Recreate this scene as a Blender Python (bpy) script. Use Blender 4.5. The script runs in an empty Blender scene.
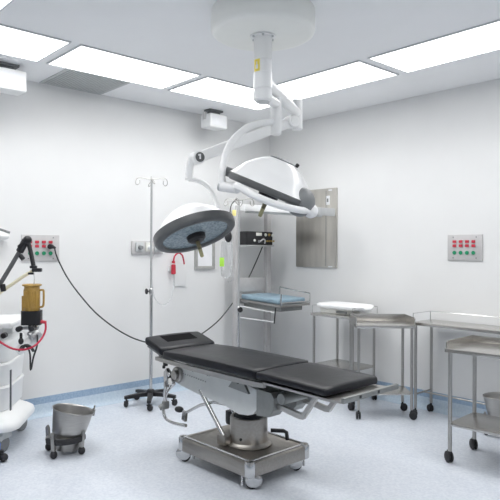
import bpy, bmesh, math, random
from mathutils import Vector, Matrix
random.seed(4)
PI = math.pi
SC = bpy.context.scene
COL = SC.collection
V = Vector

# ------------------------------------------------------------------ camera
FPX, YAW, ROLL = 592.32, 2.4064, 0.0041
CX, CY = 250.0, 249.44
EYE = V((5.2186, -5.0380, 1.5101))
FW = V((math.cos(YAW), math.sin(YAW), 0))
RT0 = V((math.sin(YAW), -math.cos(YAW), 0))
UP0 = V((0, 0, 1))
RT = RT0 * math.cos(ROLL) + UP0 * math.sin(ROLL)
UP = -RT0 * math.sin(ROLL) + UP0 * math.cos(ROLL)


def at(px, py, d):
    """world point seen at photo pixel (px, py); d = depth in metres from a station .35 m behind the camera"""
    d -= .05 * d if d < 5 and px < 60 else .34
    return EYE + (FW + RT * ((px - CX) / FPX) - UP * ((py - CY) / FPX)) * d


cam_d = bpy.data.cameras.new('camera')
cam = bpy.data.objects.new('camera', cam_d)
COL.objects.link(cam)
m = Matrix((RT, UP, -FW)).transposed().to_4x4()
m.translation = EYE
cam.matrix_world = m
cam_d.sensor_width = 36
cam_d.lens = FPX / 500 * 36
cam_d.shift_y = (CY - 250) / 500
cam_d.clip_start = 0.05
SC.camera = cam

# ------------------------------------------------------------------ materials


def mat(name, col, rough=.5, metal=0., noise=0., nscale=20., bump=0., bscale=60., alpha=1., trans=0.,
        stretch=None, spec=.5, coat=0., sss=0.):
    mt = bpy.data.materials.new(name)
    mt.use_nodes = True
    nt = mt.node_tree
    b = nt.nodes['Principled BSDF']
    b.inputs['Roughness'].default_value = rough
    b.inputs['Metallic'].default_value = metal
    b.inputs['Specular IOR Level'].default_value = spec
    b.inputs['Coat Weight'].default_value = coat
    b.inputs['Alpha'].default_value = alpha
    b.inputs['Transmission Weight'].default_value = trans
    b.inputs['Base Color'].default_value = (*col, 1)
    tc = nt.nodes.new('ShaderNodeTexCoord')
    mp = nt.nodes.new('ShaderNodeMapping')
    nt.links.new(tc.outputs['Object'], mp.inputs['Vector'])
    if stretch:
        mp.inputs['Scale'].default_value = stretch
    if noise:
        n = nt.nodes.new('ShaderNodeTexNoise')
        n.inputs['Scale'].default_value = nscale
        n.inputs['Detail'].default_value = 4
        nt.links.new(mp.outputs['Vector'], n.inputs['Vector'])
        r = nt.nodes.new('ShaderNodeValToRGB')
        r.color_ramp.elements[0].position = .3
        r.color_ramp.elements[1].position = .7
        r.color_ramp.elements[0].color = (*[c * (1 - noise) for c in col], 1)
        r.color_ramp.elements[1].color = (*[min(1, c * (1 + noise)) for c in col], 1)
        nt.links.new(n.outputs['Fac'], r.inputs['Fac'])
        nt.links.new(r.outputs['Color'], b.inputs['Base Color'])
    if bump:
        n2 = nt.nodes.new('ShaderNodeTexNoise')
        n2.inputs['Scale'].default_value = bscale
        n2.inputs['Detail'].default_value = 3
        nt.links.new(mp.outputs['Vector'], n2.inputs['Vector'])
        bp = nt.nodes.new('ShaderNodeBump')
        bp.inputs['Strength'].default_value = bump
        bp.inputs['Distance'].default_value = .01
        nt.links.new(n2.outputs['Fac'], bp.inputs['Height'])
        nt.links.new(bp.outputs['Normal'], b.inputs['Normal'])
    return mt


M = {}
M['wall'] = mat('painted_wall', (.775, .78, .78), .55, noise=.012, nscale=3, bump=.03, bscale=180)
M['wall_dim'] = mat('darkened_unseen_wall', (.52, .53, .54), .6, noise=.012, nscale=3, bump=.03, bscale=180)  # unseen walls, darkened so viewer-facing sides and steel reflect less light
M['ceiling'] = mat('painted_ceiling', (.89, .90, .915), .7, noise=.01, nscale=3, bump=.03, bscale=160)
M['steel'] = mat('brushed_steel', (.42, .41, .395), .33, 1., noise=.06, nscale=14, stretch=(1, 1, 12), bump=.03, bscale=90)
M['steel_flat'] = mat('brushed_steel_sheet', (.56, .545, .52), .27, 1., noise=.07, nscale=10, stretch=(1, 10, 1), bump=.02, bscale=80)
M['panel_steel'] = mat('satin_steel_panel', (.55, .53, .49), .34, 1., noise=.16, nscale=2.6, stretch=(3, 3, .6), bump=.05, bscale=5)
M['base_steel'] = mat('satin_steel_cover', (.36, .34, .315), .36, 1., noise=.08, nscale=8, stretch=(1, 8, 8), bump=.02, bscale=90)
M['chrome'] = mat('chrome', (.60, .60, .60), .12, 1., noise=.02)
M['alu'] = mat('anodised_aluminium', (.56, .57, .575), .38, .85, noise=.03, nscale=18)
M['beam'] = mat('pale_painted_metal', (.62, .64, .64), .38, .25, noise=.03, nscale=16)
M['greymetal'] = mat('grey_cast_metal', (.27, .28, .275), .45, .6, noise=.06, nscale=22)
M['white'] = mat('white_enamel', (.86, .87, .87), .32, noise=.012, nscale=9)
M['lampwhite'] = mat('white_lamp_shell', (.88, .885, .885), .28, noise=.01, nscale=6, coat=.25)
M['cream'] = mat('cream_enamel', (.87, .88, .85), .38, noise=.015, nscale=6)
M['rim'] = mat('dark_grey_plastic', (.115, .12, .122), .38, noise=.06, nscale=24)
M['midgrey'] = mat('mid_grey_plastic', (.21, .22, .225), .45, noise=.05, nscale=24)
M['black'] = mat('black_plastic', (.012, .012, .014), .42, noise=.15, nscale=30)
M['rubber'] = mat('black_rubber', (.02, .02, .023), .62, noise=.15, nscale=40)
M['vinyl'] = mat('black_vinyl', (.004, .0048, .008), .33, noise=.12, nscale=12, bump=.12, bscale=22, spec=.34)
M['vinyl_side'] = mat('black_vinyl_insert', (.003, .003, .004), .8, spec=.1, noise=.12, nscale=12, bump=.1)
M['cable'] = mat('grey_rubber_cable', (.03, .035, .035), .5, noise=.1, nscale=40)
M['red'] = mat('red_plastic', (.52, .035, .06), .4, noise=.08, nscale=40)
M['redhose'] = mat('crimson_rubber', (.50, .02, .06), .35, noise=.06, nscale=40)
M['green'] = mat('green_plastic', (.01, .26, .12), .4, noise=.08, nscale=40)
M['lime'] = mat('lime_label', (.40, .75, .08), .5, noise=.05)
M['yellow'] = mat('yellow_label', (.88, .80, .32), .5, noise=.05)
M['ivory_dark'] = mat('worn_pale_grip', (.42, .40, .22), .5, noise=.15, nscale=30)
M['warn'] = mat('warning_yellow', (.92, .76, .12), .5, noise=.04)
M['olive'] = mat('olive_grip', (.16, .14, .075), .5, noise=.12, nscale=40)
M['amber'] = mat('amber_plastic', (.50, .31, .075), .3, noise=.12, nscale=22, trans=.12)
M['ivory'] = mat('ivory_hose', (.86, .80, .58), .45, noise=.05, nscale=60)
M['bluepad'] = mat('pale_blue_vinyl', (.26, .37, .45), .45, noise=.06, nscale=14, bump=.1, bscale=16)
M['blue'] = mat('bright_blue_plastic', (.015, .11, .72), .4, noise=.06)
M['paper'] = mat('white_paper', (.85, .86, .88), .6, noise=.03, nscale=8)
M['frame'] = mat('grey_frame', (.40, .40, .385), .5, noise=.06, nscale=20)
M['plate'] = mat('pale_steel_plate', (.58, .57, .57), .45, .35, noise=.04, nscale=20)
M['vent'] = mat('grey_vent', (.56, .58, .585), .55, .2, noise=.04, nscale=30)
M['trim'] = mat('pale_grey_trim', (.66, .68, .70), .5, noise=.02, nscale=20)
M['clear'] = mat('clear_film', (.93, .95, .97), .15, noise=.01, trans=.85, alpha=.42)
M['gauge'] = mat('pale_dial', (.75, .75, .70), .3, noise=.05)
M['brass'] = mat('brass_fitting', (.45, .32, .12), .35, .9, noise=.06)


def floor_mat():
    mt = bpy.data.materials.new('speckled_vinyl_floor')
    mt.use_nodes = True
    nt = mt.node_tree
    b = nt.nodes['Principled BSDF']
    tc = nt.nodes.new('ShaderNodeTexCoord')
    n = nt.nodes.new('ShaderNodeTexNoise')
    n.inputs['Scale'].default_value = 55
    n.inputs['Detail'].default_value = 5
    n2 = nt.nodes.new('ShaderNodeTexNoise')
    n2.inputs['Scale'].default_value = 5
    n2.inputs['Detail'].default_value = 4
    for k in (n, n2):
        nt.links.new(tc.outputs['Object'], k.inputs['Vector'])
    r = nt.nodes.new('ShaderNodeValToRGB')
    e = r.color_ramp.elements
    e[0].position, e[1].position = .30, .66
    e[0].color = (.58, .62, .69, 1)
    e[1].color = (.70, .735, .79, 1)
    nt.links.new(n.outputs['Fac'], r.inputs['Fac'])
    mx = nt.nodes.new('ShaderNodeMix')
    mx.data_type = 'RGBA'
    mx.blend_type = 'MULTIPLY'
    mx.inputs['Factor'].default_value = 1
    r2 = nt.nodes.new('ShaderNodeValToRGB')
    r2.color_ramp.elements[0].position = .3
    r2.color_ramp.elements[1].position = .7
    r2.color_ramp.elements[0].color = (.94, .95, .96, 1)
    r2.color_ramp.elements[1].color = (1, 1, 1, 1)
    nt.links.new(n2.outputs['Fac'], r2.inputs['Fac'])
    nt.links.new(r.outputs['Color'], mx.inputs[6])
    nt.links.new(r2.outputs['Color'], mx.inputs[7])
    nt.links.new(mx.outputs[2], b.inputs['Base Color'])
    b.inputs['Roughness'].default_value = .30
    b.inputs['Specular IOR Level'].default_value = .45
    bp = nt.nodes.new('ShaderNodeBump')
    bp.inputs['Strength'].default_value = .05
    bp.inputs['Distance'].default_value = .01
    nt.links.new(n2.outputs['Fac'], bp.inputs['Height'])
    nt.links.new(bp.outputs['Normal'], b.inputs['Normal'])
    return mt


def cove_mat():
    mt = bpy.data.materials.new('two_tone_cove_skirting')
    mt.use_nodes = True
    nt = mt.node_tree
    b = nt.nodes['Principled BSDF']
    b.inputs['Roughness'].default_value = .38
    g = nt.nodes.new('ShaderNodeNewGeometry')
    s = nt.nodes.new('ShaderNodeSeparateXYZ')
    nt.links.new(g.outputs['Position'], s.inputs[0])
    st = nt.nodes.new('ShaderNodeMath')
    st.operation = 'GREATER_THAN'
    st.inputs[1].default_value = .112
    nt.links.new(s.outputs['Z'], st.inputs[0])
    n = nt.nodes.new('ShaderNodeTexNoise')
    n.inputs['Scale'].default_value = 60
    n.inputs['Detail'].default_value = 4
    nt.links.new(g.outputs['Position'], n.inputs['Vector'])

    def ramp(a, c):
        r = nt.nodes.new('ShaderNodeValToRGB')
        r.color_ramp.elements[0].position = .32
        r.color_ramp.elements[1].position = .68
        r.color_ramp.elements[0].color = (*a, 1)
        r.color_ramp.elements[1].color = (*c, 1)
        nt.links.new(n.outputs['Fac'], r.inputs['Fac'])
        return r
    lo = ramp((.50, .61, .72), (.60, .70, .79))
    hi = ramp((.27, .38, .53), (.36, .48, .62))
    mx = nt.nodes.new('ShaderNodeMix')
    mx.data_type = 'RGBA'
    nt.links.new(st.outputs[0], mx.inputs['Factor'])
    nt.links.new(lo.outputs['Color'], mx.inputs[6])
    nt.links.new(hi.outputs['Color'], mx.inputs[7])
    nt.links.new(mx.outputs[2], b.inputs['Base Color'])
    return mt


def lens_mat():
    mt = bpy.data.materials.new('faceted_lamp_glass')
    mt.use_nodes = True
    nt = mt.node_tree
    b = nt.nodes['Principled BSDF']
    tc = nt.nodes.new('ShaderNodeTexCoord')
    v = nt.nodes.new('ShaderNodeTexVoronoi')
    v.inputs['Scale'].default_value = 55
    nt.links.new(tc.outputs['Object'], v.inputs['Vector'])
    r = nt.nodes.new('ShaderNodeValToRGB')
    r.color_ramp.elements[0].color = (.15, .21, .25, 1)
    r.color_ramp.elements[1].color = (.34, .42, .46, 1)
    r.color_ramp.elements[1].position = .7
    nt.links.new(v.outputs['Distance'], r.inputs['Fac'])
    nt.links.new(r.outputs['Color'], b.inputs['Base Color'])
    b.inputs['Roughness'].default_value = .16
    bp = nt.nodes.new('ShaderNodeBump')
    bp.inputs['Strength'].default_value = .25
    bp.inputs['Distance'].default_value = .01
    nt.links.new(v.outputs['Distance'], bp.inputs['Height'])
    nt.links.new(bp.outputs['Normal'], b.inputs['Normal'])
    return mt


def glow_mat(strength):
    mt = bpy.data.materials.new('lit_diffuser')
    mt.use_nodes = True
    b = mt.node_tree.nodes['Principled BSDF']
    b.inputs['Base Color'].default_value = (.9, .9, .9, 1)
    b.inputs['Emission Color'].default_value = (1, .995, .985, 1)
    b.inputs['Emission Strength'].default_value = strength
    return mt


M['floor'] = floor_mat()
M['cove'] = cove_mat()
M['lens'] = lens_mat()
M['glow'] = glow_mat(4.35)

# ------------------------------------------------------------------ mesh builder
WM = {}
TF = None        # placement applied to every piece of the operating table


def frame_from_z(origin, z, hint=V((1, 0, 0))):
    z = z.normalized()
    x = (hint - z * hint.dot(z)).normalized()
    y = z.cross(x)
    mm = Matrix((x, y, z)).transposed().to_4x4()
    mm.translation = origin
    return mm


def smooth_pts(pts, n=6, closed=False):
    P = [V(p) for p in pts]
    out = []
    N = len(P)
    for i in range(N if closed else N - 1):
        p1, p2 = P[i], P[(i + 1) % N]
        p0 = P[(i - 1) % N] if (closed or i > 0) else p1 * 2 - p2
        p3 = P[(i + 2) % N] if (closed or i + 2 < N) else p2 * 2 - p1
        for k in range(n):
            t = k / n
            out.append(.5 * ((2 * p1) + (p2 - p0) * t + (2 * p0 - 5 * p1 + 4 * p2 - p3) * t * t +
                             (3 * p1 - p0 - 3 * p2 + p3) * t ** 3))
    if not closed:
        out.append(P[-1])
    return out


class MB:
    def __init__(s):
        s.bm = bmesh.new()

    def _x(s, verts, mx):
        if mx is not None:
            for v in verts:
                v.co = mx @ v.co

    def box(s, c, size, bev=0, rz=0, mx=None, seg=2):
        r = bmesh.ops.create_cube(s.bm, size=1)
        vs = r['verts']
        for v in vs:
            v.co = V((v.co.x * size[0], v.co.y * size[1], v.co.z * size[2]))
        if bev:
            es = list({e for v in vs for e in v.link_edges})
            rr = bmesh.ops.bevel(s.bm, geom=es, offset=bev, segments=seg, affect='EDGES', profile=.6)
            vs = list({v for v in rr['verts']} | {v for v in vs if v.is_valid})
        mm = Matrix.Translation(V(c)) @ Matrix.Rotation(rz, 4, 'Z')
        if mx is not None:
            mm = mx @ mm
        s._x(vs, mm)
        return s

    def rings(s, rings, closed=False, cap=True):
        R = [[s.bm.verts.new(p) for p in r] for r in rings]
        n = len(R[0])
        for i in range(len(R) if closed else len(R) - 1):
            a, b = R[i], R[(i + 1) % len(R)]
            for k in range(n):
                try:
                    s.bm.faces.new((a[k], a[(k + 1) % n], b[(k + 1) % n], b[k]))
                except ValueError:
                    pass
        if cap and not closed:
            s.bm.faces.new(list(reversed(R[0])))
            s.bm.faces.new(R[-1])
        return s

    def tube(s, pts, r, n=10, closed=False, smooth=0):
        P = [V(p) for p in pts]
        if smooth:
            P = smooth_pts(P, smooth, closed)
        N = len(P)
        rad = r if isinstance(r, (list, tuple)) else None
        T = []
        for i in range(N):
            a = P[(i - 1) % N] if (closed or i > 0) else P[i]
            b = P[(i + 1) % N] if (closed or i < N - 1) else P[i]
            T.append((b - a).normalized())
        h = V((0, 0, 1)) if abs(T[0].z) < .9 else V((1, 0, 0))
        u = (h - T[0] * h.dot(T[0])).normalized()
        rings = []
        for i in range(N):
            u = (u - T[i] * u.dot(T[i])).normalized()
            w = T[i].cross(u)
            q = r if rad is None else rad[0] + (rad[1] - rad[0]) * i / (N - 1)
            rings.append([P[i] + (u * math.cos(2 * PI * k / n) + w * math.sin(2 * PI * k / n)) * q for k in range(n)])
        return s.rings(rings, closed)

    def cyl(s, a, b, r0, r1=None, n=20, bev=0):
        a, b = V(a), V(b)
        r1 = r0 if r1 is None else r1
        L = (b - a).length
        mx = frame_from_z(a, b - a, V((1, 0, 0)) if abs((b - a).normalized().x) < .9 else V((0, 1, 0)))
        if bev:
            prof = [(r0 - bev, 0), (r0, bev), (r1, L - bev), (r1 - bev, L)]
        else:
            prof = [(r0, 0), (r1, L)]
        return s.lathe(prof, mx, n)

    def lathe(s, prof, mx=None, n=40, cap=True, a0=0, a1=2 * PI):
        mx = mx or Matrix()
        rings = [[mx @ V((r * math.cos(2 * PI * k / n), r * math.sin(2 * PI * k / n), z)) for k in range(n)]
                 for r, z in [(max(r, 1e-4), z) for r, z in prof]]
        return s.rings(rings, False, cap)

    def prism(s, poly, z0, z1, mx=None, bev=0, seg=2):
        """poly (x,y) extruded z0..z1"""
        mx = mx or Matrix()
        lo = [s.bm.verts.new(V((x, y, z0))) for x, y in poly]
        hi = [s.bm.verts.new(V((x, y, z1))) for x, y in poly]
        n = len(poly)
        fs = [s.bm.faces.new(list(reversed(lo))), s.bm.faces.new(hi)]
        for k in range(n):
            fs.append(s.bm.faces.new((lo[k], lo[(k + 1) % n], hi[(k + 1) % n], hi[k])))
        vs = lo + hi
        if bev:
            es = list({e for f in fs for e in f.edges if e.calc_face_angle(0) > .5 or len(e.link_faces) < 2})
            rr = bmesh.ops.bevel(s.bm, geom=es, offset=bev, segments=seg, affect='EDGES', profile=.6)
            vs = list(set(rr['verts']) | {v for v in vs if v.is_valid})
        s._x(vs, mx)
        return s

    def ball(s, c, r, sc=(1, 1, 1), mx=None, n=20):
        rr = bmesh.ops.create_uvsphere(s.bm, u_segments=n, v_segments=max(8, n // 2), radius=r)
        mm = Matrix.Translation(V(c)) @ Matrix.Diagonal((*sc, 1))
        if mx is not None:
            mm = mx @ mm
        s._x(rr['verts'], mm)
        return s

    def build_each(s, name, material, parent=None, fr=None):
        """one object per connected piece"""
        bm = s.bm
        seen, out = set(), []
        for v0 in list(bm.verts):
            if v0 in seen:
                continue
            stack, isl = [v0], {v0}
            while stack:
                v = stack.pop()
                for e in v.link_edges:
                    o = e.other_vert(v)
                    if o not in isl:
                        isl.add(o)
                        stack.append(o)
            seen |= isl
            q = MB()
            mp = {v: q.bm.verts.new(v.co) for v in isl}
            for f in {f for v in isl for f in v.link_faces}:
                q.bm.faces.new([mp[v] for v in f.verts])
            out.append(q.build(name, material, parent, fr))
        bm.free()
        return out

    def build(s, name, material, parent=None, fr=None, sharp=38, flat=False):
        bm = s.bm
        bmesh.ops.recalc_face_normals(bm, faces=bm.faces)
        if fr is not None:
            bm.transform(fr)
        if TF is not None:
            bm.transform(TF)
        # own origin: centre of the piece
        lo = V((min(v.co.x for v in bm.verts), min(v.co.y for v in bm.verts), min(v.co.z for v in bm.verts)))
        hi = V((max(v.co.x for v in bm.verts), max(v.co.y for v in bm.verts), max(v.co.z for v in bm.verts)))
        org = (lo + hi) / 2
        if parent is None:
            org.z = lo.z
        wm = Matrix.Translation(org)
        if parent is not None:
            rot = WM[parent].to_3x3().to_4x4()
            wm = wm @ rot
        bm.transform(wm.inverted())
        if not flat:
            for f in bm.faces:
                f.smooth = True
            for e in bm.edges:
                if len(e.link_faces) == 2 and e.calc_face_angle(0) > math.radians(sharp):
                    e.smooth = False
        me = bpy.data.meshes.new(name)
        bm.to_mesh(me)
        bm.free()
        me.materials.append(material)
        o = bpy.data.objects.new(name, me)
        COL.objects.link(o)
        if parent is not None:
            o.parent = parent
            o.matrix_basis = WM[parent].inverted() @ wm
        else:
            o.matrix_basis = wm
        WM[o] = wm
        return o


def tag(o, label=None, cat=None, group=None, kind=None):
    if label:
        o['label'] = label
    if cat:
        o['category'] = cat
    if group:
        o['group'] = group
    if kind:
        o['kind'] = kind
    return o


def thing(name, label, cat, loc, rz=0, group=None):
    o = bpy.data.objects.new(name, None)
    o.empty_display_size = .1
    COL.objects.link(o)
    wm = Matrix.Translation(V(loc)) @ Matrix.Rotation(rz, 4, 'Z')
    o.matrix_basis = wm
    WM[o] = wm
    return tag(o, label, cat, group)


def struct(name, mb, material, parent=None):
    o = mb.build(name, material, parent)
    if parent is None:
        o['kind'] = 'structure'
    return o


def dup(root, loc, rz=0, label=None):
    r = root.copy()
    COL.objects.link(r)
    wm = Matrix.Translation(V(loc)) @ Matrix.Rotation(rz, 4, 'Z')
    r.matrix_basis = wm
    WM[r] = wm
    if label:
        r['label'] = label

    def kids(src, dst):
        for ch in [o for o in list(bpy.data.objects) if o.parent is src]:
            c = ch.copy()
            COL.objects.link(c)
            c.parent = dst
            c.matrix_basis = ch.matrix_basis.copy()
            WM[c] = WM[dst] @ c.matrix_basis
            kids(ch, c)
    kids(root, r)
    return r


# ------------------------------------------------------------------ room shell
S, H, T = 6.5, 3.0, .12
struct('floor', MB().box((S / 2, -S / 2, -T / 2), (S, S, T)), M['floor'])
struct('ceiling', MB().box((S / 2, -S / 2, H + T / 2), (S + 2 * T, S + 2 * T, T)), M['ceiling'])
struct('wall_left', MB().box((-T / 2, -S / 2, H / 2 - T / 2), (T, S, H + T)), M['wall'])
struct('wall_right', MB().box((S / 2 - T / 2 + T / 2, T / 2, H / 2 - T / 2), (S + 2 * T, T, H + T)), M['wall'])
struct('wall_near', MB().box((S + T / 2, -S / 2, H / 2 - T / 2), (T, S, H + T)), M['wall_dim'])
struct('wall_back', MB().box((S / 2, -S - T / 2, H / 2 - T / 2), (S + 2 * T, T, H + T)), M['wall_dim'])
cv = [(0, .173), (.005, .173), (.006, .075), (.010, .045), (.020, .022), (.036, .008), (.055, .002), (.055, .0003), (0, .0003)]


def cove(name, org, along, out, L):
    b = MB()
    A = [org + out * o + V((0, 0, z)) for o, z in cv]
    B = [p + along * L for p in A]
    b.rings([A, B])
    struct(name, b, M['cove'])


cove('baseboard_left', V((0, 0, 0)), V((0, -1, 0)), V((1, 0, 0)), S)
cove('baseboard_right', V((0, 0, 0)), V((1, 0, 0)), V((0, -1, 0)), S)
cove('baseboard_near', V((S, -S, 0)), V((0, 1, 0)), V((-1, 0, 0)), S)
cove('baseboard_back', V((S, -S, 0)), V((-1, 0, 0)), V((0, 1, 0)), S)

# ------------------------------------------------------------------ ceiling lights (a rectangular ring)


LAMP_W, LAMP_SPREAD = 5.0, 140


def ceiling_light(cx, cy, sx, sy, label):
    t = thing('ceiling_light', label, 'ceiling light', (cx, cy, H), 0, 'lit ceiling panels')
    b = MB()
    w = .012
    z = H - .006
    for dx in (-1, 1):
        b.box((cx + dx * (sx / 2 - w / 2), cy, z), (w, sy, .012))
    for dy in (-1, 1):
        b.box((cx, cy + dy * (sy / 2 - w / 2), z), (sx - 2 * w, w, .012))
    b.build('light_frame', M['trim'], t)
    MB().box((cx, cy, H - .0035), (sx - 2 * w, sy - 2 * w, .006)).build('diffuser', M['glow'], t)
    ld = bpy.data.lights.new('panel_lamp', 'AREA')
    ld.shape = 'RECTANGLE'
    ld.size, ld.size_y = sx - 2 * w, sy - 2 * w
    ld.energy = LAMP_W
    ld.spread = math.radians(LAMP_SPREAD)
    ld.color = (1, .995, .985)
    lo = bpy.data.objects.new('panel_lamp', ld)
    COL.objects.link(lo)
    lo.parent = t
    lo.location = (0, 0, -.0085)
    return t


ceiling_light(.897, -1.330, .60, 1.145, 'lit ceiling panel above the small white speaker, on the left wall side')
ceiling_light(.897, -2.518, .60, 1.10, 'lit ceiling panel beside the grey ceiling vent')
ceiling_light(.897, -3.69, .60, 1.10, 'lit ceiling panel at the left picture edge above the larger white wall box')
ceiling_light(1.755, -1.022, 1.18, .545, 'lit ceiling panel behind the white lamp column, on the right wall side')
ceiling_light(3.015, -1.022, 1.18, .545, 'lit ceiling panel reaching the right picture edge above the right wall')
ceiling_light(4.275, -1.022, 1.18, .545, 'unseen lit ceiling panel continuing the right wall row beyond the picture edge')  # out-of-view panel, added for the light the room needs
ceiling_light(2.00, -3.99, 1.18, .545, 'lit ceiling panel clipped by the top left picture corner')
ceiling_light(3.26, -3.99, 1.18, .545, 'unseen lit ceiling panel beyond the picture top, next after the clipped corner one')  # this and the panels below: unseen, added for their light
ceiling_light(4.52, -3.99, 1.18, .545, 'unseen lit ceiling panel beyond the picture top, last of its row')
ceiling_light(4.86, -2.0, .60, 1.20, 'unseen lit ceiling panel beyond the picture top on the right, nearer the right wall')
ceiling_light(4.86, -3.24, .60, 1.20, 'unseen lit ceiling panel beyond the picture top on the right, farther from the right wall')

# vent
t = thing('ceiling_vent', 'grey perforated square vent in the ceiling near the left wall', 'vent', (.31, -2.585, H))
b = MB()
for dx in (-1, 1):
    b.box((.31 + dx * .285, -2.585, H - .004), (.02, .60, .008))
for dy in (-1, 1):
    b.box((.31, -2.585 + dy * .29, H - .004), (.55, .02, .008))
b.build('vent_frame', M['vent'], t)
b = MB()
for i in range(22):
    b.box((.31, -2.86 + i * .0262, H - .004), (.55, .016, .004))
b.build('grille', M['vent'], t)
MB().box((.31, -2.585, H - .001), (.55, .56, .0015)).build('backing', M['midgrey'], t)

# wall boxes hanging from ceiling (speakers)


def ceiling_box(loc, w, h, label):
    t = thing('ceiling_speaker', label, 'speaker', loc, 0, 'white speakers hung under the ceiling')
    x, y, z = loc
    b = MB()
    b.box((x, y, z - .01), (.10, w * .78, .02), .004)
    b.box((x, y, z - .04), (.05, w * .60, .05), .006)
    b.build('bracket', M['midgrey'], t)
    MB().box((x + .01, y, z - .055 - h / 2), (.17, w, h), .018, seg=3).build('housing', M['white'], t)
    MB().box((x + .094, y, z - .055 - h / 2), (.006, w - .05, h - .045), .002).build('speaker_front', M['paper'], t)
    b = MB()
    for sy in (-1, 1):
        b.box((x, y + sy * (w / 2 + .006), z - .075), (.05, .012, .075), .004)
    b.build_each('bracket_arm', M['plate'], t)


ceiling_box((.24, -1.07, H), .235, .145, 'small white speaker under the ceiling behind the curved white lamp arm')
ceiling_box((.34, -3.36, H), .40, .17, 'white speaker under the ceiling at the left picture edge')

# ------------------------------------------------------------------ wall panels with red and green sockets


def socket_panel(name, label, org, ux, un, W, Hh, hide=()):
    """org = centre on the wall; ux = direction to the viewer's right along the wall; un = wall normal"""
    t = thing(name, label, 'socket panel', org, 0, 'wall panels of red and green sockets')
    fr = Matrix((ux, V((0, 0, 1)), un)).transposed().to_4x4()
    fr.translation = org
    if fr.to_3x3().determinant() < 0:
        fr = Matrix((ux, V((0, 0, 1)), un)).transposed().to_4x4()
        fr.translation = org
    MB().box((0, 0, .006), (W, Hh, .012), .003).build('face_plate', M['plate'], t, fr)
    dx, x0 = W * .182, -W * .29
    for r, yy in enumerate((Hh * .23, Hh * .07)):
        for c in range(4):
            b = MB()
            b.box((x0 + dx * c, yy, .016), (W * .10, Hh * .105, .012), .003)
            b.build('red_socket', M['red'], t, fr)
    for c in range(4):
        b = MB()
        b.cyl((x0 + dx * c, -Hh * .20, .012), (x0 + dx * c, -Hh * .20, .022), W * .052, n=20, bev=.002)
        b.build('green_socket', M['green'], t, fr)
    b = MB()
    for sx in (-1, 1):
        for sy in (-1, 1):
            b.cyl((sx * W * .33, sy * Hh * .40, .012), (sx * W * .33, sy * Hh * .40, .0155), .006, n=10)
    b.build_each('screw', M['midgrey'], t, fr)
    return t


socket_panel('socket_panel', 'grey wall panel of red and green sockets with a black cable plugged in',
             V((0, -2.862, 1.515)), V((0, 1, 0)), V((1, 0, 0)), .345, .235)
socket_panel('socket_panel', 'grey wall panel of red and green sockets above the long steel table, nothing plugged in',
             V((2.55, 0, 1.535)), V((1, 0, 0)), V((0, -1, 0)), .335, .235)

# ------------------------------------------------------------------ power cable
plug = V((.024, -2.785, 1.528))
t = thing('power_cable', 'black power cable drooping along the left wall from socket panel to equipment rack', 'cable', plug)
b = MB()
b.cyl(plug, plug + V((.05, 0, 0)), .024, .020, n=16, bev=.004)
b.cyl(plug + V((.05, 0, 0)), plug + V((.075, .02, -.012)), .016, .010, n=12)
b.build('plug', M['rubber'], t)
cp = [plug + V((.07, .014, -.008)), at(57, 257, 5.72), at(67, 277, 5.72), at(80, 295, 5.75), at(96, 313, 5.8), at(115, 328, 5.9),
      at(133, 338, 6.0), at(150, 343, 6.1), at(170, 345, 6.25), at(190, 340, 6.4), at(203, 333, 6.5), at(218, 321, 6.62),
      at(229, 308, 6.9), at(240, 292, 7.10), at(248, 279, 7.14), at(256, 262, 7.16), at(261.5, 249, 7.16), at(263, 245, 7.10)]
MB().tube(cp, .0068, 8, smooth=6).build('cable_sheath', M['cable'], t)

# ------------------------------------------------------------------ gas outlet rail on left wall
t = thing('gas_outlet_plate', 'grey plate of medical gas outlets on the left wall behind the tall IV pole', 'gas outlet',
          (0, -1.74, 1.52))
MB().box((.010, -1.745, 1.525), (.02, .37, .135), .004).build('face_plate', M['plate'], t)
for k, yy in enumerate((-1.85, -1.735, -1.63)):
    b = MB()
    b.box((.028, yy, 1.53), (.02, .085, .095), .006)
    b.build('outlet_block', M['gauge' if k == 1 else 'vent'], t)
    MB().cyl((.036, yy, 1.525), (.075, yy, 1.525), .024, .020, n=16, bev=.003).build('outlet_fitting', M['midgrey' if k == 0 else 'white'], t)

# red suction regulator, white plate and frame
t = thing('suction_regulator', 'small red regulator with a curled red hose on the left wall', 'regulator', (0, -1.42, 1.27))
TF = Matrix.Translation((0, -.03, -.025))
b = MB()
b.cyl((.05, -1.42, 1.27), (.05, -1.42, 1.375), .026, .023, n=20, bev=.008)
b.cyl((.05, -1.42, 1.385), (.05, -1.42, 1.41), .018, .016, n=14)
b.build('regulator_body', M['red'], t)
MB().box((.012, -1.42, 1.33), (.024, .05, .06), .005).build('wall_bracket', M['white'], t)
MB().tube([V((.05, -1.42, 1.40)), V((.05, -1.405, 1.46)), V((.055, -1.36, 1.495)), V((.06, -1.315, 1.47)), V((.06, -1.295, 1.41)),
           V((.055, -1.285, 1.375))], .0085, 8, smooth=6).build('red_hose', M['redhose'], t)
MB().tube([V((.05, -1.42, 1.27)), V((.05, -1.425, 1.10)), V((.05, -1.47, .99)), V((.05, -1.56, .955)), V((.05, -1.65, 1.03)),
           V((.05, -1.685, 1.2)), V((.05, -1.69, 1.42)), V((.045, -1.645, 1.505))], .006, 8, smooth=6).build('clear_hose', M['clear'], t)
TF = None
tag(MB().box((.008, -1.335, 1.235), (.016, .15, .24), .004).build('wall_plate', M['wall']),
    'blank white plate on the left wall beside the red regulator', 'wall plate')
t = thing('picture_frame', 'grey framed notice on the left wall below the smaller lamp', 'frame', (0, -1.005, 1.29))
b = MB()
for sy in (-1, 1):
    b.box((.012, -1.005 + sy * .12, 1.49), (.024, .034, .40), .003)
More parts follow.
